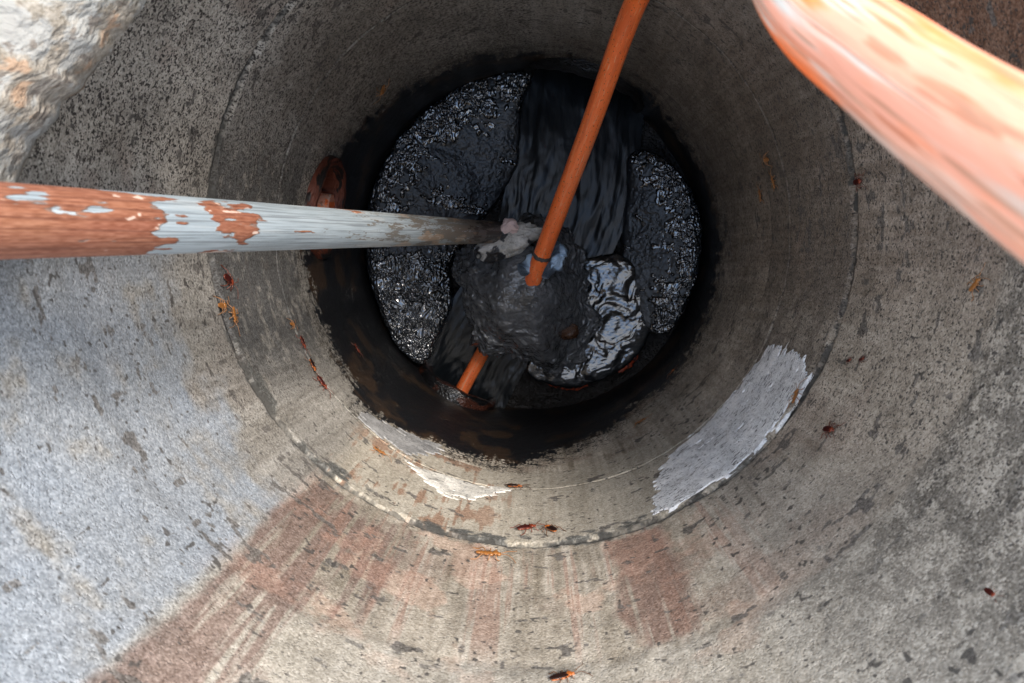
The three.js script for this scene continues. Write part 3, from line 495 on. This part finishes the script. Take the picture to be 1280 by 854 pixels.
// ---------------------------------------------------------------- cockroaches
const shell = (r, g, b, rough = 0.3) => new THREE.MeshPhysicalMaterial({ color: new THREE.Color().setRGB(r, g, b), roughness: rough, clearcoat: 0.4, clearcoatRoughness: 0.3 });
const ball = (sx, sy, sz, x, y, z, n = 14) => new THREE.SphereGeometry(1, n, Math.max(6, n >> 1)).scale(sx, sy, sz).translate(x, y, z);
const limb = (pts, r) => tube(pts, r, 8, 5);
function makeRoach(wing, bodyC, legC, winged) {   // head towards +z, back towards +y, 36 mm long
  const t = new THREE.Group();
  mesh('abdomen', mergeGeometries([...Array(5)].map((_, i) => ball(0.0062 - 0.0007 * Math.abs(i - 1.2), 0.0026 - 0.0002 * i, 0.0046, 0, 0.0036, 0.004 - i * 0.0042))), bodyC, t);
  if (winged) for (const s of [-1, 1]) mesh('wing', ball(0.0044, 0.0013, 0.0142, s * 0.0026, 0.0062, -0.0055).rotateY(s * 0.06), wing, t);
  mesh('pronotum', ball(0.0060, 0.0022, 0.0046, 0, 0.0056, 0.0098), bodyC, t);
  mesh('head', ball(0.0030, 0.0024, 0.0030, 0, 0.0040, 0.0146, 10), bodyC, t);
  for (const s of [-1, 1]) {
    [[0.008, 0.5], [0.003, -0.1], [-0.003, -0.75]].forEach(([z, lean], i) => { const L = 0.011 + 0.003 * i; mesh('leg', limb([[s * 0.003, 0.003, z], [s * (0.003 + L * 0.55), 0.0062, z + lean * L * 0.4], [s * (0.003 + L * 0.85), 0.0012, z + lean * L * 0.9], [s * (0.003 + L * 0.95), 0.0006, z + lean * L * 1.5]], 0.0008), legC, t); });
    mesh('antenna', limb([[s * 0.0014, 0.0046, 0.0165], [s * 0.006, 0.007, 0.026], [s * 0.013, 0.005, 0.034], [s * 0.02, 0.003, 0.038]], 0.0005), legC, t);
  }
  return t;
}
const kinds = {
  red: makeRoach(shell(0.05, 0.008, 0.006), shell(0.19, 0.035, 0.014), shell(0.12, 0.03, 0.015, 0.5), true),
  brown: makeRoach(shell(0.02, 0.008, 0.006), shell(0.36, 0.10, 0.02), shell(0.10, 0.045, 0.02, 0.5), true),
  tan: makeRoach(null, shell(0.30, 0.12, 0.03), shell(0.28, 0.13, 0.05, 0.5), false),
};
function roach(kind, th, y, heading, scale, label) {    // heading: degrees on the wall, 0 = head up, 90 = head towards growing theta
  const a = th * DEG, R = y > 1.012 ? 0.5 : y > 0.719 ? 0.4985 : 0.4995;
  const out = new THREE.Vector3(-Math.sin(a), 0, -Math.cos(a)), up = new THREE.Vector3(0, 1, 0), side = new THREE.Vector3(Math.cos(a), 0, -Math.sin(a));
  const h = heading * DEG, z = up.clone().multiplyScalar(Math.cos(h)).addScaledVector(side, Math.sin(h)), x = out.clone().cross(z);
  const r = kinds[kind].clone(); r.name = numbered('cockroach'); r.quaternion.setFromRotationMatrix(new THREE.Matrix4().makeBasis(x, out, z));
  r.position.set(Math.sin(a) * (R - 0.0015), y, Math.cos(a) * (R - 0.0015)); r.scale.setScalar(scale); scene.add(r);
  tag(r, label, 'cockroach', 'cockroaches on the shaft wall');
}
roach('red', -81.8, 0.975, 155, 0.95, 'dark red cockroach just under the steel pole, on the left of the middle ring');
roach('tan', -77.2, 1.016, 175, 0.8, 'tan cockroach on the joint below the pole, the left one of a touching pair');
roach('tan', -75.2, 0.985, 60, 0.85, 'tan cockroach below the pole, the right one of a touching pair');
roach('tan', -70.8, 0.735, 170, 0.6, 'small pale tan cockroach, topmost in the line along the lower left joint');
roach('red', -66.1, 0.722, 80, 0.75, 'dark red cockroach second from the top in the line along the lower left joint');
roach('brown', -60.4, 0.735, 70, 0.8, 'brown cockroach with orange front, third in the line along the lower left joint');
roach('red', -55.8, 0.746, 95, 0.9, 'reddish cockroach lowest in the line along the lower left joint');
roach('red', -59.5, 0.385, 75, 0.7, 'red cockroach alone on the black wall beside the left bench');
roach('tan', -135.8, 0.413, 150, 1.1, 'tan cockroach high on the dark far wall, left of the big orange duct');
roach('tan', -35.6, 0.793, 95, 0.8, 'tan cockroach just left of the long whitish mortar smear');
roach('brown', -3.6, 0.712, 95, 0.85, 'dark brown cockroach at the right tip of the long whitish mortar smear');
roach('red', -0.4, 0.948, 120, 1.0, 'dark red winged cockroach at the front joint, left of a smaller brown one');
roach('brown', 4.3, 0.955, -150, 0.95, 'dark brown cockroach at the front joint, right of the red winged one');
roach('tan', -7.1, 1.068, 90, 1.15, 'bright amber cockroach lying level on the upper ring below the front joint');
roach('tan', 31.4, 0.425, 70, 0.85, 'tan cockroach on the grey wall left of the broad white mortar patch');
roach('brown', 47.6, 0.222, 60, 0.75, 'brown cockroach at the edge of the black foot of the wall, lower right');
roach('tan', 108.5, 0.649, 175, 0.8, 'tan cockroach, topmost of three on the dark right wall');
roach('tan', 103.1, 0.655, 95, 0.75, 'tan cockroach, right one of three on the dark right wall');
roach('tan', 101.0, 0.557, 80, 0.75, 'tan cockroach, lowest of three on the dark right wall');
roach('red', 98.5, 1.034, 0, 0.7, 'dark red cockroach just under the near loop of the orange duct');
roach('tan', 81.9, 1.343, 40, 0.62, 'orange cockroach far right on the wall below the near duct loop');
roach('red', 56.6, 1.16, 10, 0.75, 'red cockroach on the upper ring, right of the broad white mortar patch');
roach('tan', 58.8, 0.998, 120, 0.8, 'tan cockroach at the upper right corner of the broad white mortar patch');
roach('brown', 5.0, 1.402, 110, 0.8, 'dull brown cockroach at the bottom front edge of the view');
roach('red', 68.1, 1.10, 20, 0.35, 'tiny dark red cockroach, left one of a tiny pair on the right wall');
roach('red', 68.9, 1.136, 20, 0.35, 'tiny dark red cockroach, right one of a tiny pair on the right wall');
roach('red', 50.9, 1.576, 0, 0.4, 'small dark red cockroach high on the upper ring, lower right corner');

renderer.render(scene, camera);
